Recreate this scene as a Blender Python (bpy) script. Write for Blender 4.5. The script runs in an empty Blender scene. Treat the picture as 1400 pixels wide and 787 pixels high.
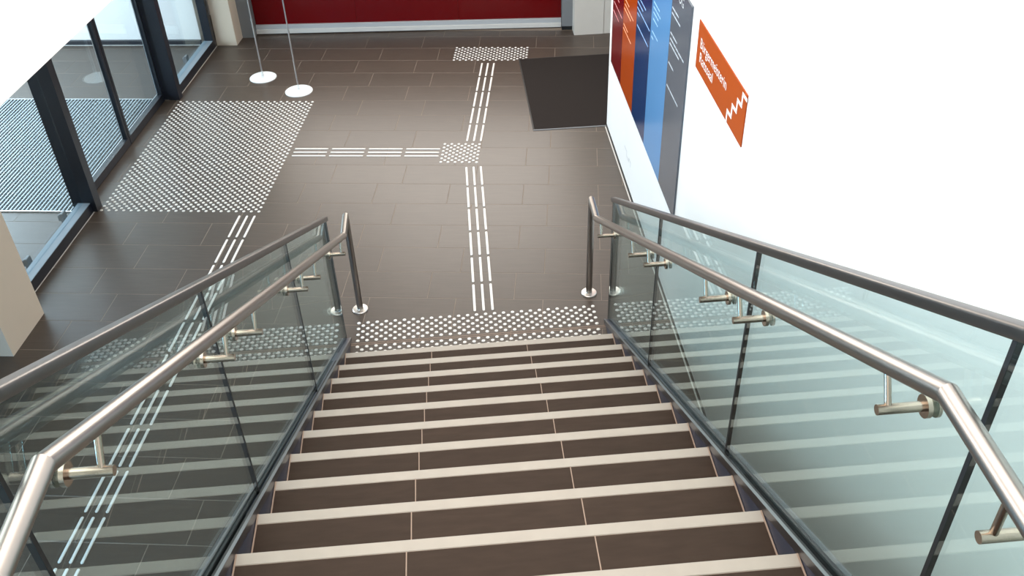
import bpy, math, random
from mathutils import Vector, Matrix
random.seed(7)
scene = bpy.context.scene
COL = scene.collection

# ------------------------------------------------------------------ camera
H = 4.0183
PITCH, YAW, ROLL, FPX = 0.65791, 0.07699, -0.0345, 1287.4
cp, sp, cy, sy = math.cos(PITCH), math.sin(PITCH), math.cos(YAW), math.sin(YAW)
fw = Vector((-sy * cp, cy * cp, -sp))
rt = Vector((cy, sy, 0))
up = rt.cross(fw)
r2 = math.cos(ROLL) * rt + math.sin(ROLL) * up
u2 = -math.sin(ROLL) * rt + math.cos(ROLL) * up
cam_data = bpy.data.cameras.new('camera')
cam_data.sensor_width = 36.0
cam_data.sensor_fit = 'HORIZONTAL'
cam_data.lens = FPX / 1400 * 36
cam_data.clip_start = 0.02
cam = bpy.data.objects.new('camera', cam_data)
M = Matrix((r2, u2, -fw)).transposed().to_4x4()
M.translation = Vector((0, 0, H))
cam.matrix_world = M
COL.objects.link(cam)
scene.camera = cam

# ------------------------------------------------------------------ world, lights, exposure
world = bpy.data.worlds.new('sky')
scene.world = world
world.use_nodes = True
bg = world.node_tree.nodes['Background']
bg.inputs['Color'].default_value = (0.86, 0.93, 1.0, 1)
bg.inputs['Strength'].default_value = 1.0

def area_light(name, loc, direction, sx, sy_, power, color):
    d = bpy.data.lights.new(name, 'AREA')
    d.shape = 'RECTANGLE'
    d.size, d.size_y = sx, sy_
    d.energy = power
    d.color = color
    o = bpy.data.objects.new(name, d)
    o.location = loc
    o.rotation_euler = Vector(direction).to_track_quat('-Z', 'Y').to_euler()
    COL.objects.link(o)
    return o

area_light('skylight_daylight', (-1.0, 3.6, 6.35), (0, 0, -1), 4.2, 7.0, 365, (1.0, 0.94, 0.87))
area_light('upper_window_daylight', (-6.3, 3.0, 4.9), (1, 0, -0.12), 9.5, 2.6, 355, (1.0, 0.985, 0.97))
area_light('rear_window_daylight', (-1.4, 10.15, 2.4), (0, -1, -0.05), 4.6, 2.1, 200, (1.0, 0.92, 0.82))
area_light('porch_daylight', (-6.85, 7.0, 1.3), (1, 0, 0), 4.8, 1.9, 330, (0.82, 0.93, 1.0))
area_light('side_blue_fill', (-4.02, 0.6, 0.95), (1, 0.15, -0.15), 3.2, 0.8, 230, (0.34, 0.66, 1.0))  # blue fill added to cool the floor left of the stairs

vs = scene.view_settings
vs.view_transform = 'Standard'
vs.look = 'None'
vs.exposure = 0.0
vs.gamma = 1.0
vs.use_curve_mapping = False
scene.cycles.transparent_max_bounces = 24
scene.cycles.max_bounces = 10
scene.cycles.caustics_reflective = False
scene.cycles.caustics_refractive = False

# ------------------------------------------------------------------ materials
def lin(c):
    c = c / 255
    return c / 12.92 if c <= 0.04045 else ((c + 0.055) / 1.055) ** 2.4
def rgb(r, g, b):
    return (lin(r), lin(g), lin(b), 1)

def mat(name, color, rough=0.5, metal=0.0, spec=0.5, noise=0.0, nscale=(8, 8, 8), bump=0.0, rnd=0.0, coat=0.0):
    m = bpy.data.materials.new(name)
    m.use_nodes = True
    nt = m.node_tree
    b = nt.nodes['Principled BSDF']
    b.inputs['Base Color'].default_value = color
    b.inputs['Roughness'].default_value = rough
    b.inputs['Metallic'].default_value = metal
    b.inputs['Specular IOR Level'].default_value = spec
    b.inputs['Coat Weight'].default_value = coat
    b.inputs['Coat Roughness'].default_value = 0.08
    if noise or bump or rnd:
        tc = nt.nodes.new('ShaderNodeTexCoord')
        mp = nt.nodes.new('ShaderNodeMapping')
        mp.inputs['Scale'].default_value = nscale
        nz = nt.nodes.new('ShaderNodeTexNoise')
        nz.inputs['Detail'].default_value = 6
        nz.inputs['Scale'].default_value = 1.0
        if rnd:
            oi = nt.nodes.new('ShaderNodeObjectInfo')
            va = nt.nodes.new('ShaderNodeVectorMath'); va.operation = 'ADD'
            sc_ = nt.nodes.new('ShaderNodeVectorMath'); sc_.operation = 'SCALE'
            sc_.inputs['Scale'].default_value = 17.0
            nt.links.new(oi.outputs['Random'], sc_.inputs[0])
            nt.links.new(tc.outputs['Object'], va.inputs[0])
            nt.links.new(sc_.outputs[0], va.inputs[1])
            nt.links.new(va.outputs[0], mp.inputs['Vector'])
        else:
            nt.links.new(tc.outputs['Object'], mp.inputs['Vector'])
        nt.links.new(mp.outputs[0], nz.inputs['Vector'])
        if noise or rnd:
            hsv = nt.nodes.new('ShaderNodeHueSaturation')
            hsv.inputs['Color'].default_value = color
            mr = nt.nodes.new('ShaderNodeMapRange')
            mr.inputs['To Min'].default_value = 1 - noise
            mr.inputs['To Max'].default_value = 1 + noise
            mr.inputs['From Min'].default_value = 0.25
            mr.inputs['From Max'].default_value = 0.75
            nt.links.new(nz.outputs['Fac'], mr.inputs['Value'])
            if rnd:
                mr2 = nt.nodes.new('ShaderNodeMapRange')
                mr2.inputs['To Min'].default_value = 1 - rnd
                mr2.inputs['To Max'].default_value = 1 + rnd
                nt.links.new(oi.outputs['Random'], mr2.inputs['Value'])
                mu = nt.nodes.new('ShaderNodeMath'); mu.operation = 'MULTIPLY'
                nt.links.new(mr.outputs[0], mu.inputs[0])
                nt.links.new(mr2.outputs[0], mu.inputs[1])
                nt.links.new(mu.outputs[0], hsv.inputs['Value'])
            else:
                nt.links.new(mr.outputs[0], hsv.inputs['Value'])
            nt.links.new(hsv.outputs[0], b.inputs['Base Color'])
        if bump:
            bp = nt.nodes.new('ShaderNodeBump')
            bp.inputs['Strength'].default_value = bump
            bp.inputs['Distance'].default_value = 0.002
            nt.links.new(nz.outputs['Fac'], bp.inputs['Height'])
            nt.links.new(bp.outputs[0], b.inputs['Normal'])
    return m

def glass_mat(name, tint):
    """clear architectural glass: Fresnel mirror over straight, tinted transmission"""
    m = bpy.data.materials.new(name)
    m.use_nodes = True
    nt = m.node_tree
    for n in list(nt.nodes):
        nt.nodes.remove(n)
    out = nt.nodes.new('ShaderNodeOutputMaterial')
    mix = nt.nodes.new('ShaderNodeMixShader')
    tr = nt.nodes.new('ShaderNodeBsdfTransparent')
    tr.inputs['Color'].default_value = tint
    gl = nt.nodes.new('ShaderNodeBsdfGlossy')
    gl.inputs['Roughness'].default_value = 0.0
    gl.inputs['Color'].default_value = (0.86, 0.98, 1.0, 1)
    fr = nt.nodes.new('ShaderNodeFresnel')
    geo = nt.nodes.new('ShaderNodeNewGeometry')
    mr = nt.nodes.new('ShaderNodeMapRange')
    mr.inputs['To Min'].default_value = 1.52
    mr.inputs['To Max'].default_value = 1 / 1.52
    nt.links.new(geo.outputs['Backfacing'], mr.inputs['Value'])
    nt.links.new(mr.outputs[0], fr.inputs['IOR'])
    nt.links.new(fr.outputs[0], mix.inputs['Fac'])
    nt.links.new(tr.outputs[0], mix.inputs[1])
    nt.links.new(gl.outputs[0], mix.inputs[2])
    nt.links.new(mix.outputs[0], out.inputs['Surface'])
    return m

MT = {}
MT['tile'] = mat('floor_tile', rgb(70, 60, 52), 0.37, spec=0.48, noise=0.14, nscale=(6, 60, 6), bump=0.05, rnd=0.05)
MT['tread'] = mat('tread_tile', rgb(58, 46, 38), 0.6, spec=0.1, noise=0.16, nscale=(9, 40, 9), bump=0.05, rnd=0.05)
MT['grout'] = mat('grout', rgb(128, 114, 102), 0.8, noise=0.1)
MT['side_joint'] = mat('side_joint', rgb(150, 128, 112), 0.7)
MT['nosing'] = mat('nosing_strip', rgb(162, 153, 142), 0.6, noise=0.05, nscale=(12, 12, 12))
MT['stud'] = mat('tactile_white', rgb(222, 218, 212), 0.45)
MT['white_wall'] = mat('white_plaster', rgb(239, 237, 234), 0.75, noise=0.015, nscale=(2, 2, 2))
MT['beige_wall'] = mat('beige_plaster', rgb(206, 192, 173), 0.75, noise=0.03, nscale=(3, 3, 3))
MT['pale_panel'] = mat('pale_panel', rgb(206, 200, 190), 0.45, noise=0.02)
MT['steel'] = mat('brushed_steel', (0.32, 0.29, 0.265, 1), 0.29, metal=1.0)
MT['bracket'] = mat('satin_bracket', (0.44, 0.37, 0.30, 1), 0.25, metal=1.0)
MT['chrome'] = mat('polished_steel', (0.72, 0.68, 0.63, 1), 0.3, metal=1.0)
MT['cap'] = mat('cap_steel', (0.135, 0.125, 0.118, 1), 0.35, metal=1.0)
MT['stringer'] = mat('stringer_paint', rgb(58, 62, 76), 0.35, spec=0.6)
MT['channel'] = mat('channel_metal', (0.22, 0.22, 0.23, 1), 0.35, metal=1.0)
MT['gasket'] = mat('black_rubber', rgb(14, 14, 15), 0.6)
MT['glass'] = glass_mat('balustrade_glass', (0.86, 0.935, 0.935, 1))
MT['glass_door'] = glass_mat('door_glass', (0.87, 0.945, 0.985, 1))
MT['glass_edge'] = mat('glass_edge', rgb(3, 6, 6), 0.5, spec=0.1)
MT['black_frame'] = mat('black_frame', rgb(25, 28, 36), 0.38, spec=0.5)
MT['grate'] = mat('grating_metal', rgb(168, 178, 184), 0.45, metal=0.4)
MT['rail_cover'] = mat('rail_cover', rgb(122, 132, 140), 0.5, spec=0.3)
MT['grate_dark'] = mat('grating_rod', rgb(74, 80, 84), 0.6)
MT['alu'] = mat('aluminium', (0.72, 0.74, 0.76, 1), 0.32, metal=1.0)
MT['red'] = mat('red_gloss', rgb(98, 0, 4), 0.25, spec=0.4)
MT['grey_paint'] = mat('grey_paint', rgb(120, 122, 124), 0.5)
MT['dark_base'] = mat('dark_base', rgb(40, 37, 35), 0.6)
MT['rail_grey'] = mat('rail_grey', rgb(176, 178, 180), 0.4)
MT['rail_light'] = mat('rail_light', rgb(205, 203, 198), 0.4)
MT['mat_fabric'] = mat('mat_fabric', rgb(42, 37, 35), 0.95, spec=0.1, noise=0.2, nscale=(220, 220, 220), bump=0.3)
MT['flag_white'] = mat('white_enamel', rgb(232, 234, 234), 0.35)
MT['pole'] = mat('pole_metal', (0.62, 0.62, 0.62, 1), 0.3, metal=1.0)
MT['b_red'] = mat('board_red', rgb(106, 0, 8), 0.22, spec=0.3)
MT['b_orange'] = mat('board_orange', rgb(170, 64, 0), 0.22, spec=0.3)
MT['b_blue'] = mat('board_blue', rgb(0, 48, 94), 0.18, spec=0.4)
MT['b_light'] = mat('board_light_blue', rgb(84, 138, 186), 0.22, spec=0.3)
MT['b_grey'] = mat('board_grey', rgb(86, 91, 99), 0.2, spec=0.4)
MT['s_orange'] = mat('sign_orange', rgb(166, 68, 0), 0.4, spec=0.2)
MT['print'] = mat('white_print', rgb(240, 236, 232), 0.5)
MT['print_0'] = mat('print_0', rgb(214, 150, 150), 0.5)
MT['print_1'] = mat('print_1', rgb(255, 176, 130), 0.5)
MT['print_2'] = mat('print_2', rgb(150, 184, 222), 0.5)
MT['print_3'] = mat('print_3', rgb(148, 190, 226), 0.5)
MT['print_4'] = mat('print_4', rgb(186, 192, 198), 0.5)
MT['print_grey'] = mat('grey_print', rgb(205, 205, 206), 0.5)

# ------------------------------------------------------------------ mesh builder
class MB:
    def __init__(self):
        self.v, self.f, self.s, self.m = [], [], [], []
    def add(self, verts, faces, smooth=False, mi=0):
        o = len(self.v)
        self.v += [tuple(x) for x in verts]
        for f in faces:
            self.f.append([i + o for i in f]); self.s.append(smooth); self.m.append(mi)
        return self
    def box(self, a, b, mi=0):
        x0, y0, z0 = a; x1, y1, z1 = b
        v = [(x0,y0,z0),(x1,y0,z0),(x1,y1,z0),(x0,y1,z0),(x0,y0,z1),(x1,y0,z1),(x1,y1,z1),(x0,y1,z1)]
        return self.add(v, [(3,2,1,0),(4,5,6,7),(0,1,5,4),(1,2,6,5),(2,3,7,6),(3,0,4,7)], mi=mi)
    def bbox(self, a, b, c=0.003, mi=0):
        """box whose top edges are chamfered by c"""
        x0, y0, z0 = a; x1, y1, z1 = b
        v = [(x0,y0,z0),(x1,y0,z0),(x1,y1,z0),(x0,y1,z0),
             (x0,y0,z1-c),(x1,y0,z1-c),(x1,y1,z1-c),(x0,y1,z1-c),
             (x0+c,y0+c,z1),(x1-c,y0+c,z1),(x1-c,y1-c,z1),(x0+c,y1-c,z1)]
        f = [(3,2,1,0),(8,9,10,11)]
        for i in range(4):
            j = (i+1) % 4
            f += [(i, j, 4+j, 4+i), (4+i, 4+j, 8+j, 8+i)]
        return self.add(v, f, mi=mi)
    def prism(self, poly, u0, u1, mi_side=0, mi_face=0):
        """polygon in (y,z), extruded along x from u0 to u1"""
        n = len(poly)
        v = [(u0, a, b) for a, b in poly] + [(u1, a, b) for a, b in poly]
        area = sum(poly[i][0]*poly[(i+1)%n][1]-poly[(i+1)%n][0]*poly[i][1] for i in range(n))
        idx = list(range(n)) if area > 0 else list(range(n))[::-1]
        self.add(v, [], mi=0)
        o = len(self.v) - 2*n
        self.f.append([o+n+i for i in idx]); self.s.append(False); self.m.append(mi_face)
        self.f.append([o+i for i in idx[::-1]]); self.s.append(False); self.m.append(mi_face)
        for k in range(n):
            i, j = idx[k], idx[(k+1) % n]
            self.f.append([o+i, o+j, o+n+j, o+n+i]); self.s.append(False); self.m.append(mi_side)
        return self
    def sweep(self, path, prof, smooth=True, cap=True, side=Vector((1,0,0))):
        """profile [(a,b)] swept along a path in a vertical plane; a along 'side', b along the normal; mitred bends"""
        P = [Vector(p) for p in path]
        n = len(prof)
        dirs = [(P[i+1]-P[i]).normalized() for i in range(len(P)-1)]
        planes = []
        for i in range(len(P)):
            if i == 0: nn = dirs[0]
            elif i == len(P)-1: nn = dirs[-1]
            else: nn = (dirs[i-1]+dirs[i]).normalized()
            planes.append(nn)
        for i, d in enumerate(dirs):
            nb = side.cross(d).normalized() if abs(side.dot(d)) < 0.99 else Vector((0,0,1))
            rings = []
            for e in (i, i+1):
                ring = []
                for a, b in prof:
                    q = P[e] + side*a + nb*b
                    t = (P[e]-q).dot(planes[e]) / d.dot(planes[e])
                    ring.append(q + d*t)
                rings.append(ring)
            fs = [(k, (k+1) % n, n+(k+1) % n, n+k) for k in range(n)]
            self.add(rings[0]+rings[1], fs, smooth)
            if cap and i == 0: self.add(rings[0], [tuple(range(n))[::-1]])
            if cap and i == len(dirs)-1: self.add(rings[1], [tuple(range(n))])
        return self
    def cyl(self, a, b, r, n=16, r1=None, cap=True):
        a, b = Vector(a), Vector(b)
        d = (b-a).normalized()
        t = Vector((1,0,0)) if abs(d.x) < 0.9 else Vector((0,1,0))
        e1 = d.cross(t).normalized(); e2 = d.cross(e1)
        r1 = r if r1 is None else r1
        A = [a+(e1*math.cos(2*math.pi*k/n)+e2*math.sin(2*math.pi*k/n))*r for k in range(n)]
        B = [b+(e1*math.cos(2*math.pi*k/n)+e2*math.sin(2*math.pi*k/n))*r1 for k in range(n)]
        self.add(A+B, [(k, (k+1) % n, n+(k+1) % n, n+k) for k in range(n)], True)
        if cap:
            self.add(A, [tuple(range(n))[::-1]]); self.add(B, [tuple(range(n))])
        return self
    def lathe(self, prof, c=(0,0,0), n=24):
        """(r,z) profile turned about z, creased rings"""
        for (ra, za), (rb, zb) in zip(prof[:-1], prof[1:]):
            if rb < 1e-6:
                ring = [(c[0]+ra*math.cos(2*math.pi*k/n), c[1]+ra*math.sin(2*math.pi*k/n), c[2]+za) for k in range(n)]
                self.add(ring, [tuple(range(n))])
                continue
            A = [(c[0]+ra*math.cos(2*math.pi*k/n), c[1]+ra*math.sin(2*math.pi*k/n), c[2]+za) for k in range(n)]
            B = [(c[0]+rb*math.cos(2*math.pi*k/n), c[1]+rb*math.sin(2*math.pi*k/n), c[2]+zb) for k in range(n)]
            self.add(A+B, [(k, (k+1) % n, n+(k+1) % n, n+k) for k in range(n)], True)
        return self
    def mesh(self, name, *mats):
        me = bpy.data.meshes.new(name)
        me.from_pydata(self.v, [], self.f)
        for m in mats: me.materials.append(MT[m])
        me.polygons.foreach_set('use_smooth', self.s)
        me.polygons.foreach_set('material_index', self.m)
        me.update()
        return me
    def build(self, name, *mats, parent=None, loc=(0,0,0), rz=0.0):
        return link(name, self.mesh(name, *mats), parent, loc, rz)

def link(name, me, parent=None, loc=(0,0,0), rz=0.0):
    o = bpy.data.objects.new(name, me)
    o.location = loc
    o.rotation_euler = (0, 0, rz)
    if parent is not None: o.parent = parent
    COL.objects.link(o)
    return o

def empty(name, loc=(0,0,0), rz=0.0):
    return link(name, None, None, loc, rz)

def tag(o, label=None, cat=None, group=None, kind=None):
    if label: o['label'] = label
    if cat: o['category'] = cat
    if group: o['group'] = group
    if kind: o['kind'] = kind
    return o

def struct(o, label=None):
    return tag(o, label, kind='structure')

TH = 0.1370                      # the stairs and the right wall are turned against the floor grid
def S(u, v, z=0.0):
    c, s = math.cos(TH), math.sin(TH)
    return (u*c - v*s, u*s + v*c, z)

# stair data (u across, v away from the camera, z up)
UL, UR = -0.779, 0.890
V0, G, RIS = 4.4474, 0.28416, 0.15835
NSTEP = 13
VTOP = V0 - (NSTEP-1)*G
ZTOP = NSTEP*RIS
SL = RIS/G
def nose(v): return RIS + (V0 - v)*SL
GL, GR = -0.817, 0.924           # glass planes
HL, HR = -0.736, 0.835           # handrail centre lines
WU = 1.341                       # right wall face
WEND = 7.438

# ------------------------------------------------------------------ floor
fl = MB().box((-7.2, -3.2, -0.25), (4.5, 11.0, -0.0009)).build('floor', 'grout')
struct(fl, 'dark brown-grey tiled hall floor with light joints')
Y0 = 5.0593
J = 0.0022
GRX0, GRX1, GRY0, GRY1 = -6.7, -3.96, 6.10, 8.065      # grating pit in the porch floor
tile_cache = {}
def tile(x0, x1, y0, y1):
    if x1-x0 < 0.02 or y1-y0 < 0.02: return
    k = (round(x1-x0, 3), round(y1-y0, 3))
    if k not in tile_cache:
        w, h = k[0]/2-J, k[1]/2-J
        tile_cache[k] = MB().bbox((-w, -h, -0.008), (w, h, 0.0), 0.0008).mesh('floor_tile', 'tile')
    link('tile', tile_cache[k], fl, ((x0+x1)/2, (y0+y1)/2, 0))
for k in range(-9, 16):
    ya, yb = Y0 + 0.3*k, Y0 + 0.3*(k+1)
    if k == 15: yb = ya + 0.16
    off = -0.38 if k % 2 == 0 else -0.18
    for n in range(-11, 5):
        xa, xb = off + 0.6*n, off + 0.6*(n+1)
        xc, yc = (xa+xb)/2, (ya+yb)/2
        u = xc*math.cos(TH) + yc*math.sin(TH)
        v = -xc*math.sin(TH) + yc*math.cos(TH)
        if -0.45 < u < 0.55 and v < 4.0: continue            # under the flight
        if u > WU + 0.35 and v < WEND - 0.2: continue        # behind the right wall
        if xc < -4.6 and yc < 5.6: continue
        if xa < -6.7: continue
        # leave the grating pit open
        if xa < GRX1 and yb > GRY0 + 0.01 and ya < GRY1 - 0.01:
            if ya < GRY0: tile(xa, min(xb, GRX1), ya, GRY0)
            if yb > GRY1: tile(xa, min(xb, GRX1), GRY1, yb)
            if xb > GRX1 + 0.02: tile(GRX1, xb, ya, yb)
            continue
        tile(xa, xb, ya, yb)
# steel expansion profile in front of the stair
ej = MB()
for vv in (4.7005, 4.7165):
    ej.box((-0.80, vv-0.0022, -0.004), (0.91, vv+0.0022, 0.0012))
ej.build('expansion_profile', 'side_joint', parent=fl, rz=TH)

# ------------------------------------------------------------------ walls, ceiling
wr = MB().box((WU, -3.0, 0.0), (WU+0.22, WEND, 6.5)).build('wall_right', 'white_wall', rz=TH)
struct(wr, 'bright white plaster wall to the right of the stairs')
br = MB().box((WU-0.004, -3.0, 0.0), (WU+0.0005, WEND, 0.028)).build('shadow_gap_right', 'gasket', rz=TH)  # black strip standing in for the shadow gap at the wall foot
struct(br)
MB().box((WU-0.016, 0.0, 0.0), (WU-0.006, WEND, 0.0015)).build('floor_joint', 'rail_light', parent=br)
# back wall: pier on the left, red sliding front between grey posts, pale pier on the right
wb = MB().box((-7.2, 10.2, 0.0), (4.5, 10.4, 1.3)).box((-7.2, 10.2, 3.5), (4.5, 10.4, 6.5)).box((-7.2, 10.2, 1.3), (-3.75, 10.4, 3.5)).box((0.95, 10.2, 1.3), (4.5, 10.4, 3.5)).build('wall_back', 'white_wall')
struct(wb, 'white upper back wall of the hall')
wp = MB().bbox((-3.785, 9.342, 0.0), (-3.568, 10.2, 2.4), 0.002)
pier = wp.build('wall_pier', 'beige_wall')
bv = pier.modifiers.new('round', 'BEVEL'); bv.width = 0.02; bv.segments = 3; bv.limit_method = 'ANGLE'
struct(pier, 'narrow cream wall pier beside the glass entrance front')
w2 = MB().box((1.325, 9.492, 0.0), (1.637, 10.0, 2.6)).build('wall_end', 'pale_panel', rz=TH)
struct(w2, 'pale wall panel right of the red front')
MB().box((1.641, 9.497, 0.0), (2.9, 10.0, 2.6)).build('panel', 'pale_panel', parent=w2)
struct(MB().box((-7.2, -3.2, 0.0), (4.5, -3.0, 6.5)).build('wall_front', 'white_wall'), 'white wall behind the landing')
lw = MB().box((-7.2, -3.0, 0.0), (-7.0, 11.0, 0.1)).box((-7.2, -3.0, 2.4), (-7.0, 11.0, 3.4)).box((-7.2, -3.0, 6.3), (-7.0, 11.0, 6.5)).box((-7.2, -3.0, 0.1), (-7.0, 4.2, 2.4)).box((-7.2, 9.7, 0.1), (-7.0, 11.0, 2.4)).build('wall_left', 'white_wall')
struct(lw, 'outer left wall with openings to daylight')
ce = MB().box((-7.2, -3.2, 6.5), (-3.2, 11.0, 6.7)).box((1.2, -3.2, 6.5), (4.5, 11.0, 6.7)).box((-3.2, -3.2, 6.5), (1.2, 0.5, 6.7)).box((-3.2, 8.0, 6.5), (1.2, 11.0, 6.7)).build('ceiling', 'white_wall')
struct(ce, 'white ceiling with a long skylight opening')
# pier between hall and porch, gallery over the entrance
pl = MB().box((-4.25, 4.39, 0.0), (-3.611, 4.834, 2.4)).build('wall_left_pier', 'beige_wall')
struct(pl, 'cream wall pier standing left of the stairs')
struct(MB().box((-7.0, -3.0, 2.405), (-2.2, 9.9, 2.62)).build('ceiling_gallery', 'white_wall'), 'gallery slab over the entrance')
struct(MB().box((-2.35, -3.0, 2.62), (-2.2, 9.9, 2.78)).build('wall_parapet', 'white_wall'), 'white gallery parapet in the upper left corner')
struct(MB().box((-4.25, -3.0, 0.0), (-4.05, 4.39, 0.5)).box((-4.25, -3.0, 1.4), (-4.05, 4.39, 2.4)).box((-4.25, -3.0, 0.5), (-4.05, -1.05, 1.4)).box((-4.25, 2.25, 0.5), (-4.05, 4.39, 1.4)).build('wall_left_inner', 'white_wall'), 'white ground floor wall left of the stairs')  # opening added behind the blue side fill

# ------------------------------------------------------------------ red front at the back
A0, A1 = Vector((-3.43, 9.62, 0)), Vector((-0.125, 9.782, 0))
ang = math.atan2(A1.y-A0.y, A1.x-A0.x)
LR = (A1-A0).length
rf = empty('red_partition', A0, ang)
tag(rf, 'dark glossy red partition front on a pale bottom rail at the back of the hall', 'partition')
for i in range(3):
    MB().bbox((LR*i/3+0.001, 0.035, 0.104), (LR*(i+1)/3-0.001, 0.075, 1.1), 0.002).build('red_panel', 'red', parent=rf)
br_ = MB().bbox((0, 0.0, 0.012), (LR, 0.06, 0.057), 0.002).build('bottom_rail', 'rail_light', parent=rf)
MB().bbox((0, 0.012, 0.058), (LR, 0.062, 0.104), 0.002).build('rail_step', 'rail_grey', parent=br_)
MB().box((-0.0, 0.02, 0.0), (LR, 0.06, 0.012)).build('floor_track', 'dark_base', parent=rf)
MB().bbox((-0.14, -0.065, 0.0), (-0.004, 0.08, 1.16), 0.002).build('post', 'grey_paint', parent=rf)
MB().bbox((LR+0.004, -0.065, 0.045), (LR+0.128, 0.08, 1.16), 0.002).build('post', 'grey_paint', parent=rf)
MB().box((LR+0.006, -0.055, 0.0), (LR+0.15, 0.07, 0.045)).build('post_foot', 'gasket', parent=rf)
MB().box((-0.14, -0.03, 1.1), (LR+0.128, 0.3, 1.14)).build('head_rail', 'grey_paint', parent=rf)

# ------------------------------------------------------------------ entrance front with sliding door
GX = -3.795
def sidelight(name, ya, yb, label, clips):
    w = struct(empty(name, (GX, ya, 0)), label)
    L = yb-ya
    MB().box((-0.10, 0, 0.0), (0.0, L, 0.078)).build('bottom_rail', 'black_frame', parent=w)
    MB().box((-0.10, 0, 0.0782), (-0.002, L, 0.082)).build('rail_cover', 'rail_cover', parent=w)
    MB().box((-0.105, 0, 0.0), (-0.101, L, 0.03)).build('drip_edge', 'alu', parent=w)
    MB().box((-0.10, 0, 2.32), (0.0, L, 2.4)).build('top_rail', 'black_frame', parent=w)
    MB().box((-0.066, 0.002, 0.082), (-0.054, L-0.002, 2.32)).build('pane', 'glass_door', parent=w)
    MB().box((0.006, 0, 0.0), (0.012, L, 0.0015)).build('floor_joint', 'rail_light', parent=w)
    for c in clips:
        m = MB().bbox((-0.175, c-0.03, 0.0), (-0.15, c+0.03, 0.09), 0.004).bbox((-0.20, c-0.018, 0.02), (-0.175, c+0.018, 0.07), 0.004)
        m.build('floor_clip', 'grey_paint', parent=w)
    return w
w1 = sidelight('window_1', 4.84, 6.105, 'fixed entrance pane in front of the sliding door, beside the cream pier', (0.52, 1.12))
w2_ = sidelight('window_2', 8.15, 9.335, 'fixed entrance pane at the far end of the black framed front', (0.74,))
MB().bbox((-0.09, 1.125, 0.08), (0.0, 1.185, 2.32), 0.001).build('jamb', 'black_frame', parent=w2_)
dr = struct(empty('door_1', (-3.9, 6.105, 0)), 'black framed glass sliding door to the porch')
for y in (6.108, 8.06):
    MB().bbox((-3.862+3.9, y-6.105, 0.0), (-3.757+3.9, y-6.105+0.085, 2.4), 0.001).build('post', 'black_frame', parent=dr)
    MB().bbox((-3.952+3.9, y-6.105+0.012, 0.0), (-3.868+3.9, y-6.105+0.075, 2.4), 0.001).build('jamb', 'black_frame', parent=dr)
for (a, b) in ((0.09, 1.085), (1.095, 1.95)):
    leaf = MB().box((-0.055, a, 0.004), (0.0, b, 0.075)).box((-0.055, a, 2.25), (0.0, b, 2.32)).build('door_leaf', 'black_frame', parent=dr)
    for s_ in (a, b-0.03):
        MB().box((-0.05, s_, 0.075), (-0.006, s_+0.03, 2.25)).build('stile', 'black_frame', parent=leaf)
    MB().box((-0.034, a+0.03, 0.075), (-0.024, b-0.03, 2.25)).build('pane', 'glass_door', parent=leaf)
    MB().box((-0.0565, a, 0.0752), (-0.0505, b, 0.0772)).build('edge_trim', 'alu', parent=leaf)
    MB().box((-0.05, b-0.0315, 0.08), (-0.044, b-0.0285, 2.25)).build('stile_highlight', 'alu', parent=leaf)  # thin bright strip standing for the white highlight along the leaf edge
MB().box((-0.06, 0.05, 2.32), (0.06, 2.0, 2.4)).build('door_header', 'black_frame', parent=dr)
# white porch wall with a black foot rail
vw = MB().box((-7.0, 9.40, 0.0), (-3.97, 9.55, 2.4)).build('wall_porch', 'white_wall')
struct(vw, 'white porch wall behind the entrance glass')
MB().box((-7.0, 9.36, 0.0), (-3.97, 9.40, 0.046)).build('foot_rail', 'black_frame', parent=vw)
MB().box((-7.0, 9.352, 0.0), (-3.97, 9.36, 0.004)).build('floor_joint', 'rail_light', parent=vw)
MB().box((-4.462, 9.392, 0.046), (-4.455, 9.4005, 2.4)).build('panel_joint', 'rail_grey', parent=vw)

# entrance grating let into the porch floor
gt = empty('entrance_grating', (GRX0, GRY0, 0))
tag(gt, 'metal bar grating let into the porch floor behind the sliding door', 'grating')
MB().box((0, 0, -0.0009), (GRX1-GRX0, GRY1-GRY0, 0.0004)).build('pit_bottom', 'dark_base', parent=gt)
W_, D_ = GRX1-GRX0, GRY1-GRY0
for a, b in (((0, -0.008, -0.002), (W_, 0.004, 0.010)), ((0, D_-0.004, -0.002), (W_, D_+0.008, 0.010))):
    MB().box(a, b).build('frame_bar', 'alu', parent=gt)
bar = MB().bbox((-0.0065, 0.006, -0.0008), (0.0065, D_-0.006, 0.011), 0.002).mesh('bar', 'grate')
nb = int(W_/0.0335)
for i in range(nb):
    link('bar', bar, gt, (W_-0.02-i*0.0335, 0, 0))
cr = MB()
for i in range(1, int(D_/0.0335)):
    cr.box((0, i*0.0335-0.003, -0.0008), (W_, i*0.0335+0.003, 0.006))
tag(cr.build('cross_rods', 'grate_dark', parent=gt), kind='stuff')

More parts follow.
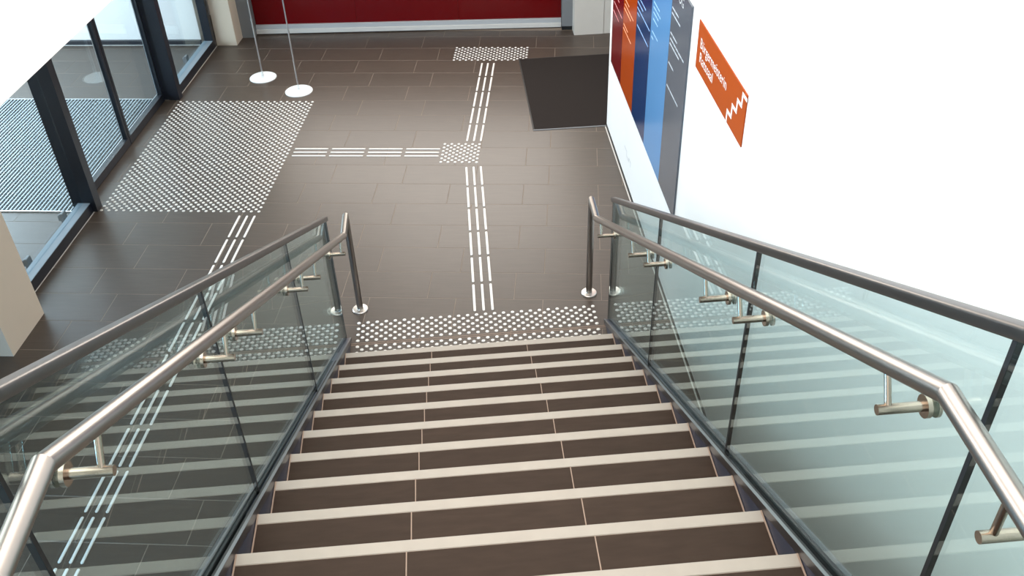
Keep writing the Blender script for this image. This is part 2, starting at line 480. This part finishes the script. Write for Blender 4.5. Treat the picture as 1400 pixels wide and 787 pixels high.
# ------------------------------------------------------------------ tactile floor markings
stud_me = MB().lathe([(0.0126, 0.0), (0.0118, 0.003), (0.0088, 0.005), (0, 0.005)], n=12).mesh('stud', 'stud')
def stud_field(name, label, origin, rz, nx, ny, dx, dy, limit=300, skip=()):
    root = empty(name, origin, rz)
    tag(root, label, 'tactile paving', 'tactile stud fields')
    pts = []
    for j in range(ny):
        if j in skip: continue
        for i in range(nx - (j % 2)):
            pts.append(((i + 0.5*(j % 2))*dx, j*dy))
    pts.sort(key=lambda p: p[1])
    for x, y in pts[:limit]:
        link('stud', stud_me, root, (x, y, 0))
    if len(pts) > limit:
        rest = MB()
        for x, y in pts[limit:]:
            rest.lathe([(0.0126, 0.0), (0.0118, 0.003), (0.0088, 0.005), (0, 0.005)], (x, y, 0), n=10)
        tag(rest.build('studs', 'stud', parent=root), kind='stuff')
stud_field('tactile_studs', 'wide band of white tactile studs across the foot of the stairs', S(-0.7385, 4.9245-0.0304*10), TH, 27, 11, 0.06073, 0.0304, skip=(3,))
stud_field('tactile_studs', 'large field of white tactile studs in front of the sliding door', (-3.737, 6.128, 0), 0, 22, 63, 0.0610, 0.0306)
stud_field('tactile_studs', 'small square of white tactile studs where the guide strips meet', (-1.100, 6.911, 0), 0, 6, 11, 0.0608, 0.0310)
stud_field('tactile_studs', 'narrow field of white tactile studs before the red partition', (-1.204, 8.962, 0), 0, 13, 11, 0.0614, 0.0305)

BL, BP = 0.298, 0.327
bar_me = None
def guide_bar():
    w, h, l = 0.0085, 0.005, BL/2
    n = 6
    out, inn = [], []
    for e, sgn in ((l-w, 1), (-(l-w), -1)):
        for k in range(n+1):
            a = -math.pi/2 + math.pi*k/n if sgn > 0 else math.pi/2 + math.pi*k/n
            out.append((e + w*math.cos(a), w*math.sin(a)))
            inn.append((e + 0.65*w*math.cos(a), 0.65*w*math.sin(a)))
    N = len(out)
    m = MB()
    m.add([(x, y, 0) for x, y in out] + [(x, y, 0.003) for x, y in out] + [(x, y, h) for x, y in inn],
          [(k, (k+1) % N, N+(k+1) % N, N+k) for k in range(N)] + [(N+k, N+(k+1) % N, 2*N+(k+1) % N, 2*N+k) for k in range(N)] + [tuple(2*N+k for k in range(N))])
    return m.mesh('guide_bar', 'stud')
bar_me = guide_bar()
def guide_strip(label, a, b, n):
    """three rows of n bars from a to b (floor points)"""
    a, b = Vector(a), Vector(b)
    d = (b-a); L = d.length
    root = empty('guide_strip', (a.x, a.y, 0), math.atan2(d.y, d.x))
    tag(root, label, 'tactile paving', 'tactile guide strips')
    pitch = (L + (BP-BL)) / n
    for i in range(n):
        for r in (-1, 0, 1):
            o = link('bar', bar_me, root, (i*pitch + BL/2, r*0.0605, 0))
guide_strip('long triple white guide strip running from the large stud field past the left balustrade', (-2.532, 6.066), (-2.545, 6.066-11*BP+0.029), 11)
guide_strip('short triple white guide strip running crosswise between two stud fields', (-2.408, 7.066), (-1.131, 7.072), 4)
guide_strip('triple white guide strip leading towards the red partition', (-0.851, 7.275), (-0.849, 8.886), 5)
guide_strip('triple white guide strip leading to the foot of the stairs', (-0.815, 6.835), (-0.577, 4.930), 6)

# ------------------------------------------------------------------ staircase
st = empty('staircase', (0, 0, 0), TH)
tag(st, 'straight flight of dark tiled stairs with pale nosing strips between glass balustrades', 'staircase')
STR = 0.045
joints = (UL, -0.247, 0.345, UR)
tread_me = [MB().bbox((0, 0, -0.012), (joints[i+1]-joints[i]-(0.0035), G-STR-0.002, 0), 0.001).mesh('tread_tile', 'tread') for i in range(3)]
strip_me = MB().bbox((0, 0, -0.012), (UR-UL, STR, 0.0012), 0.002).mesh('nosing_strip', 'nosing')
riser_me = MB().box((0, 0, 0), (UR-UL, 0.012, RIS-0.014)).mesh('riser', 'tread')
sj_me = MB().box((0, 0, -0.012), (0.0055, G-0.001, 0.0016)).mesh('side_joint', 'side_joint')
for n in range(1, NSTEP+1):
    v = V0 - (n-1)*G
    z = n*RIS
    last = n == NSTEP
    depth = G if not last else v + 2.2
    core = MB().box((UL+0.001, v-depth+0.001 if not last else -2.2, 0.0), (UR-0.001, v-0.014, z-0.0008)).build('step', 'side_joint', parent=st)  # solid down to the floor, added to block light passing under the flight
    link('nosing_strip', strip_me, core, (UL, v-STR, z))
    link('riser', riser_me, core, (UL, v-0.0135, z-RIS))
    for us in (UL-0.0015, UR-0.004):
        link('side_joint', sj_me, core, (us, v-G, z))
    rows = 1 if not last else 9
    for q in range(rows):
        for i in range(3):
            link('tread_tile', tread_me[i], core, (joints[i]+0.00175, v-G+0.0015-q*(G-STR+0.002), z))
# stringers with the glass channel on top
VE = 4.78
def stringer(side):
    s = -1 if side == 'L' else 1
    e = UL if s < 0 else UR
    def U(a): return e + s*a
    zt = lambda v: nose(v) + 0.030
    body = [(VE, 0.0), (VE, zt(VE)+0.001), (VTOP, zt(VTOP)), (-2.2, zt(VTOP)), (-2.2, ZTOP-0.32), (VTOP+0.15, ZTOP-0.32), (3.9, 0.0)]
    def cut(poly, dz):
        return [(v, max(0.0, z+dz) if k in (1, 2, 3) else z) for k, (v, z) in enumerate(poly)]
    o = MB().prism(cut(body, -0.036), *sorted((U(0.004), U(0.018)))).build('stringer', 'stringer', parent=st)
    MB().prism(cut(body, -0.036), *sorted((U(0.018), U(0.072)))).build('stringer_core', 'stringer', parent=o)
    top = lambda dz: [(VE, zt(VE)+dz), (VTOP, zt(VTOP)+dz), (-2.2, zt(VTOP)+dz)]
    def band(a, b, d0, d1, name, m):
        up_, lo = top(d1), top(d0)
        MB().prism(up_ + lo[::-1], *sorted((U(a), U(b)))).build(name, m, parent=o)
    band(0.002, 0.014, -0.036, 0.0, 'channel_lip', 'channel')
    band(0.0145, 0.027, -0.036, -0.008, 'gasket', 'gasket')
    band(0.041, 0.054, -0.036, -0.008, 'gasket', 'gasket')
    band(0.0545, 0.072, -0.036, 0.0, 'channel_lip', 'channel')
    return o
stringer('L'); stringer('R')

# ------------------------------------------------------------------ balustrades
capz = lambda v: 0.949 + 0.5575*(4.79 - v)
VB = 1.0
def cap_z(v): return capz(max(v, VB))
def circ(r, n=20): return [(r*math.cos(2*math.pi*k/n), r*math.sin(2*math.pi*k/n)) for k in range(n)]
def rrect(w, h, c, n=3):
    pts = []
    for cx, cy_, a0 in ((w/2-c, h/2-c, 0), (-w/2+c, h/2-c, 90), (-w/2+c, -h/2+c, 180), (w/2-c, -h/2+c, 270)):
        for k in range(n+1):
            a = math.radians(a0 + 90*k/n)
            pts.append((cx + c*math.cos(a), cy_ + c*math.sin(a)))
    return pts
JV = (4.78, 3.605, 2.345, 1.135, -0.10)
def balustrade(side):
    s = -1 if side == 'L' else 1
    g, h = (GL, HL) if s < 0 else (GR, HR)
    where = 'left' if s < 0 else 'right'
    root = empty('glass_balustrade', S(g, VE, 0), TH)
    tag(root, 'glass balustrade with round steel handrail on the %s side of the stairs' % where, 'balustrade')
    ox, oy = g, VE
    def P(u, v, z): return (u-ox, v-oy, z)
    zt = lambda v: cap_z(v) - 0.026
    zb = lambda v: max(nose(max(v, VTOP)) + 0.004, 0.006)
    for i in range(4):
        a, b = JV[i]-0.004*(i > 0), JV[i+1]+0.004
        if i < 3: poly = [(a, zb(a)), (b, zb(b)), (b, zt(b)), (a, zt(a))]
        else: poly = [(a, zb(a)), (VTOP, zb(VTOP)), (b, zb(b)), (b, zt(b)), (VB, zt(VB)), (a, zt(a))]
        poly = [(v-oy, z) for v, z in poly]
        MB().prism(poly, -0.006, 0.006, mi_side=1, mi_face=0).build('glass_pane', 'glass', 'glass_edge', parent=root)
    for i in range(4):
        a = JV[i] if i else VE-0.0035
        w = 0.0065 if i else 0.003
        poly = [(v-oy, z) for v, z in ((a-w, zb(a)), (a+w, zb(a)), (a+w, zt(a)), (a-w, zt(a)))]
        MB().prism(poly, -0.0068, 0.0068).build('joint_seal', 'gasket', parent=root)
    # cap rail
    cc = -0.017
    path = [P(g, VE+0.004, cap_z(VE+0.004)+cc), P(g, VB, cap_z(VB)+cc), P(g, -0.10, cap_z(VB)+cc)]
    MB().sweep(path, rrect(0.034, 0.030, 0.007)).build('cap_rail', 'cap', parent=root)
    # round handrail
    zr = lambda v: 0.733 + 0.5577*(4.90-v)
    path = [P(h, -0.6, zr(1.14)), P(h, 1.14, zr(1.14)), P(h, 4.86, zr(4.86)), P(h, 5.07, zr(4.86)), P(h, 5.07, 0.012)]
    rail = MB().sweep(path[:4]+[P(h, 5.07, 0.60)], circ(0.0212, 28)).build('handrail', 'steel', parent=root)
    MB().cyl(P(h, 5.07, 0.60), P(h, 5.07, 0.008), 0.0212, 28, cap=False).build('end_post', 'steel', parent=rail)
    MB().lathe([(0.053, 0.0), (0.053, 0.008), (0.050, 0.011), (0.023, 0.013), (0.0215, 0.016)], P(h, 5.07, 0), 32).build('floor_flange', 'chrome', parent=rail)
    # brackets
    for v in (4.666, 3.755, 3.412, 2.536, 2.183, 1.301, 0.915):
        zc = zr(max(v, 1.14)); za = zc - 0.108
        tv, tz = (0.487*0.094, 0.873*0.094) if v > 1.2 else (0.0, 0.108)   # stem stands square to the rail
        br = MB().cyl(P(h, v+tv*0.85, za+tz*0.85), P(h, v+tv*0.08, za+tz*0.08), 0.0075, 14).build('bracket', 'bracket', parent=root)
        uin = h - s*0.024
        MB().cyl(P(uin, v, za), P(g-s*0.013, v, za), 0.0115, 18).build('bracket_arm', 'bracket', parent=br)
        MB().cyl(P(g-s*0.016, v, za), P(g-s*0.0062, v, za), 0.0255, 24).build('clamp_disc', 'bracket', parent=br)
        MB().cyl(P(g+s*0.0062, v, za), P(g+s*0.013, v, za), 0.0255, 24).build('clamp_disc', 'bracket', parent=br)
balustrade('L'); balustrade('R')

# ------------------------------------------------------------------ floor mat
mr_ = empty('floor_mat', S(0.685, 7.442), TH)
tag(mr_, 'dark rectangular floor mat beyond the end of the white wall', 'mat')
MB().bbox((0.012, 0.012, 0.0), (1.5, 1.508, 0.009), 0.003).build('mat_pile', 'mat_fabric', parent=mr_)
for i, (a, b) in enumerate((((0, 0, 0), (1.512, 0.012, 0.007)), ((0, 0.012, 0), (0.012, 1.508, 0.007)), ((0, 1.508, 0), (1.512, 1.52, 0.007)))):
    MB().bbox(a, b, 0.002).build('mat_edge', 'dark_base' if i else 'grey_paint', parent=mr_)

# ------------------------------------------------------------------ pole stands
for k, (x, y, lab) in enumerate(((-3.075, 8.556, 'white disc stand with thin grey pole, nearer the glass entrance'), (-2.64, 8.254, 'white disc stand with thin grey pole, nearer the guide strips'))):
    r = empty('pole_stand', (x, y, 0), 0.3*k)
    tag(r, lab, 'stand', 'two pole stands')
    MB().lathe([(0.132, 0.0), (0.132, 0.005), (0.128, 0.008), (0.02, 0.010), (0, 0.010)], n=48).build('base_plate', 'flag_white', parent=r)
    so = MB().lathe([(0.018, 0.010), (0.018, 0.016), (0.0125, 0.018), (0.0125, 0.062), (0.0105, 0.066), (0, 0.066)], n=20).build('socket', 'flag_white', parent=r)
    MB().lathe([(0.0135, 0.03), (0.0135, 0.036)], n=20).build('screw_ring', 'pole', parent=so)
    po = MB().cyl((0, 0, 0.06), (0, 0, 0.60), 0.0078, 14).build('pole', 'pole', parent=r)
    MB().cyl((0, 0, 0.60), (0, 0, 1.9), 0.006, 14).lathe([(0.0095, 0.585), (0.0095, 0.61)], n=16).build('upper_pole', 'pole', parent=po)
    MB().lathe([(0.006, 1.9), (0.012, 1.91), (0.012, 1.92), (0.006, 1.93), (0, 1.93)], n=16).build('pole_tip', 'pole', parent=po)

# ------------------------------------------------------------------ signs on the right wall
def wall_part(name, m, parent, va, vb, z0, z1, t0, t1, c=0.0):
    """plate on the wall: v from va (far) to vb (near); parent's origin is (v=va0, z=0)"""
    me = MB().box((-t1, vb-parent['v0'], z0), (-t0, va-parent['v0'], z1))
    return me.build(name, m, parent=parent)
def sign_root(name, v0, label, cat):
    r = empty(name, S(WU, v0, 0), TH)
    r['v0'] = v0
    return tag(r, label, cat)
bd = sign_root('directory_board', 7.29, 'tall wall board of five colour stripes, red, orange, dark blue, light blue and grey', 'sign')
edges = (7.29, 6.838, 6.347, 5.877, 5.352, 4.902)
cols = ('b_red', 'b_orange', 'b_blue', 'b_light', 'b_grey')
lines = {0: [(7.255, 6.884, 1.216), (7.271, 7.013, 1.14), (7.25, 7.019, 1.289)],
         1: [(6.801, 6.454, 1.367), (6.822, 6.545, 1.33), (6.80, 6.628, 1.404), (6.82, 6.633, 1.207), (6.827, 6.503, 1.174)],
         2: [(6.345, 6.143, 1.559), (6.345, 5.903, 1.517), (6.336, 6.25, 1.48), (6.325, 5.927, 1.398), (6.335, 6.05, 1.60)],
         3: [(5.84, 5.653, 1.748), (5.84, 5.617, 1.714), (5.835, 5.67, 1.68), (5.832, 5.68, 1.638), (5.84, 5.655, 1.551), (5.852, 5.78, 1.51)],
         4: [(5.346, 5.169, 1.90), (5.346, 5.118, 1.867), (5.345, 5.161, 1.746), (5.342, 4.975, 1.71), (5.344, 5.085, 1.678), (5.338, 5.191, 1.558), (5.338, 5.024, 1.408)]}
for i in range(5):
    p = MB().box((-0.012, edges[i+1]-7.29+0.0008, 0.687), (-0.0005, edges[i]-7.29-0.0008, 2.065)).build('stripe_panel', cols[i], parent=bd)
    rr = random.Random(i+3)
    for (a, b, z) in lines[i]:
        t = MB()
        v = a - 0.012
        while v > b:
            w = rr.uniform(0.05, 0.13)
            e = max(b, v-w)
            t.box((-0.0126, e-7.29, z-0.005), (-0.0121, v-7.29, z+0.005))
            v = e - 0.008
        t.build('lettering', 'print_%d' % i, parent=p)

def text_mesh(body, size):
    c = bpy.data.curves.new('txt', 'FONT')
    c.body = body
    c.size = size
    c.resolution_u = 3
    o = bpy.data.objects.new('txt', c)
    COL.objects.link(o)
    bpy.context.view_layer.update()
    me = bpy.data.meshes.new_from_object(o.evaluated_get(bpy.context.evaluated_depsgraph_get()))
    bpy.data.objects.remove(o)
    return me
def wall_text(body, m, parent, va, vb, z, cap, t, name='lettering'):
    """white flat lettering from va (far end) to vb, baseline z, cap height cap"""
    me = text_mesh(body, 1.0)
    xs = [v.co.x for v in me.vertices]; ys = [v.co.y for v in me.vertices]
    x0, x1 = min(xs), max(xs)
    kx = (va-vb)/(x1-x0); kz = cap/0.69
    for v in me.vertices:
        x, y = v.co.x, v.co.y
        v.co = (-t, va - parent['v0'] - (x-x0)*kx, z + y*kz)
    me.materials.append(MT[m])
    me.name = name
    return link(name, me, parent)
bd_og = wall_text('OG', 'print_grey', bd, 5.195, 5.077, 1.985, 0.055, 0.0128)

so_ = sign_root('wall_sign', 4.745, 'orange sign reading Bürgermeisterin Ratssaal with a white stair symbol', 'sign')
MB().box((-0.006, 3.835-4.745, 1.791), (-0.0005, 0.0, 2.058)).build('sign_plate', 's_orange', parent=so_)
wall_text('Bürgermeisterin', 'print', so_, 4.68, 4.158, 1.927, 0.056, 0.0066)
wall_text('Ratssaal', 'print', so_, 4.672, 4.40, 1.850, 0.056, 0.0066)
# zigzag stair symbol: rises towards the near end
zz = [(4.098, 1.7915), (4.098, 1.850), (4.030, 1.850), (4.030, 1.912), (3.962, 1.912), (3.962, 1.974), (3.897, 1.974), (3.897, 2.035), (3.837, 2.035)]
def zig(pts, v0, t0, t1, w):
    m = MB()
    for (a, za), (b, zb_) in zip(pts[:-1], pts[1:]):
        m.box((-t1, min(a, b)-w-v0, min(za, zb_)-(w if za == zb_ else 0)), (-t0, max(a, b)+w-v0, max(za, zb_)+(w if za == zb_ else 0)))
    return m
zig(zz, 4.745, 0.0061, 0.0066, 0.009).build('stair_symbol', 'print', parent=so_)
mk = sign_root('wall_mark', 6.6, 'faint grey stair symbol low on the white wall under the colour board', 'sign')
zig([(6.588, 0.275), (6.495, 0.275), (6.495, 0.238), (6.36, 0.268), (6.325, 0.268), (6.325, 0.232)][:3] + [(6.40, 0.238), (6.40, 0.268), (6.325, 0.268), (6.325, 0.232)], 6.6, 0.0004, 0.0010, 0.005).build('symbol', 'print_grey', parent=mk)
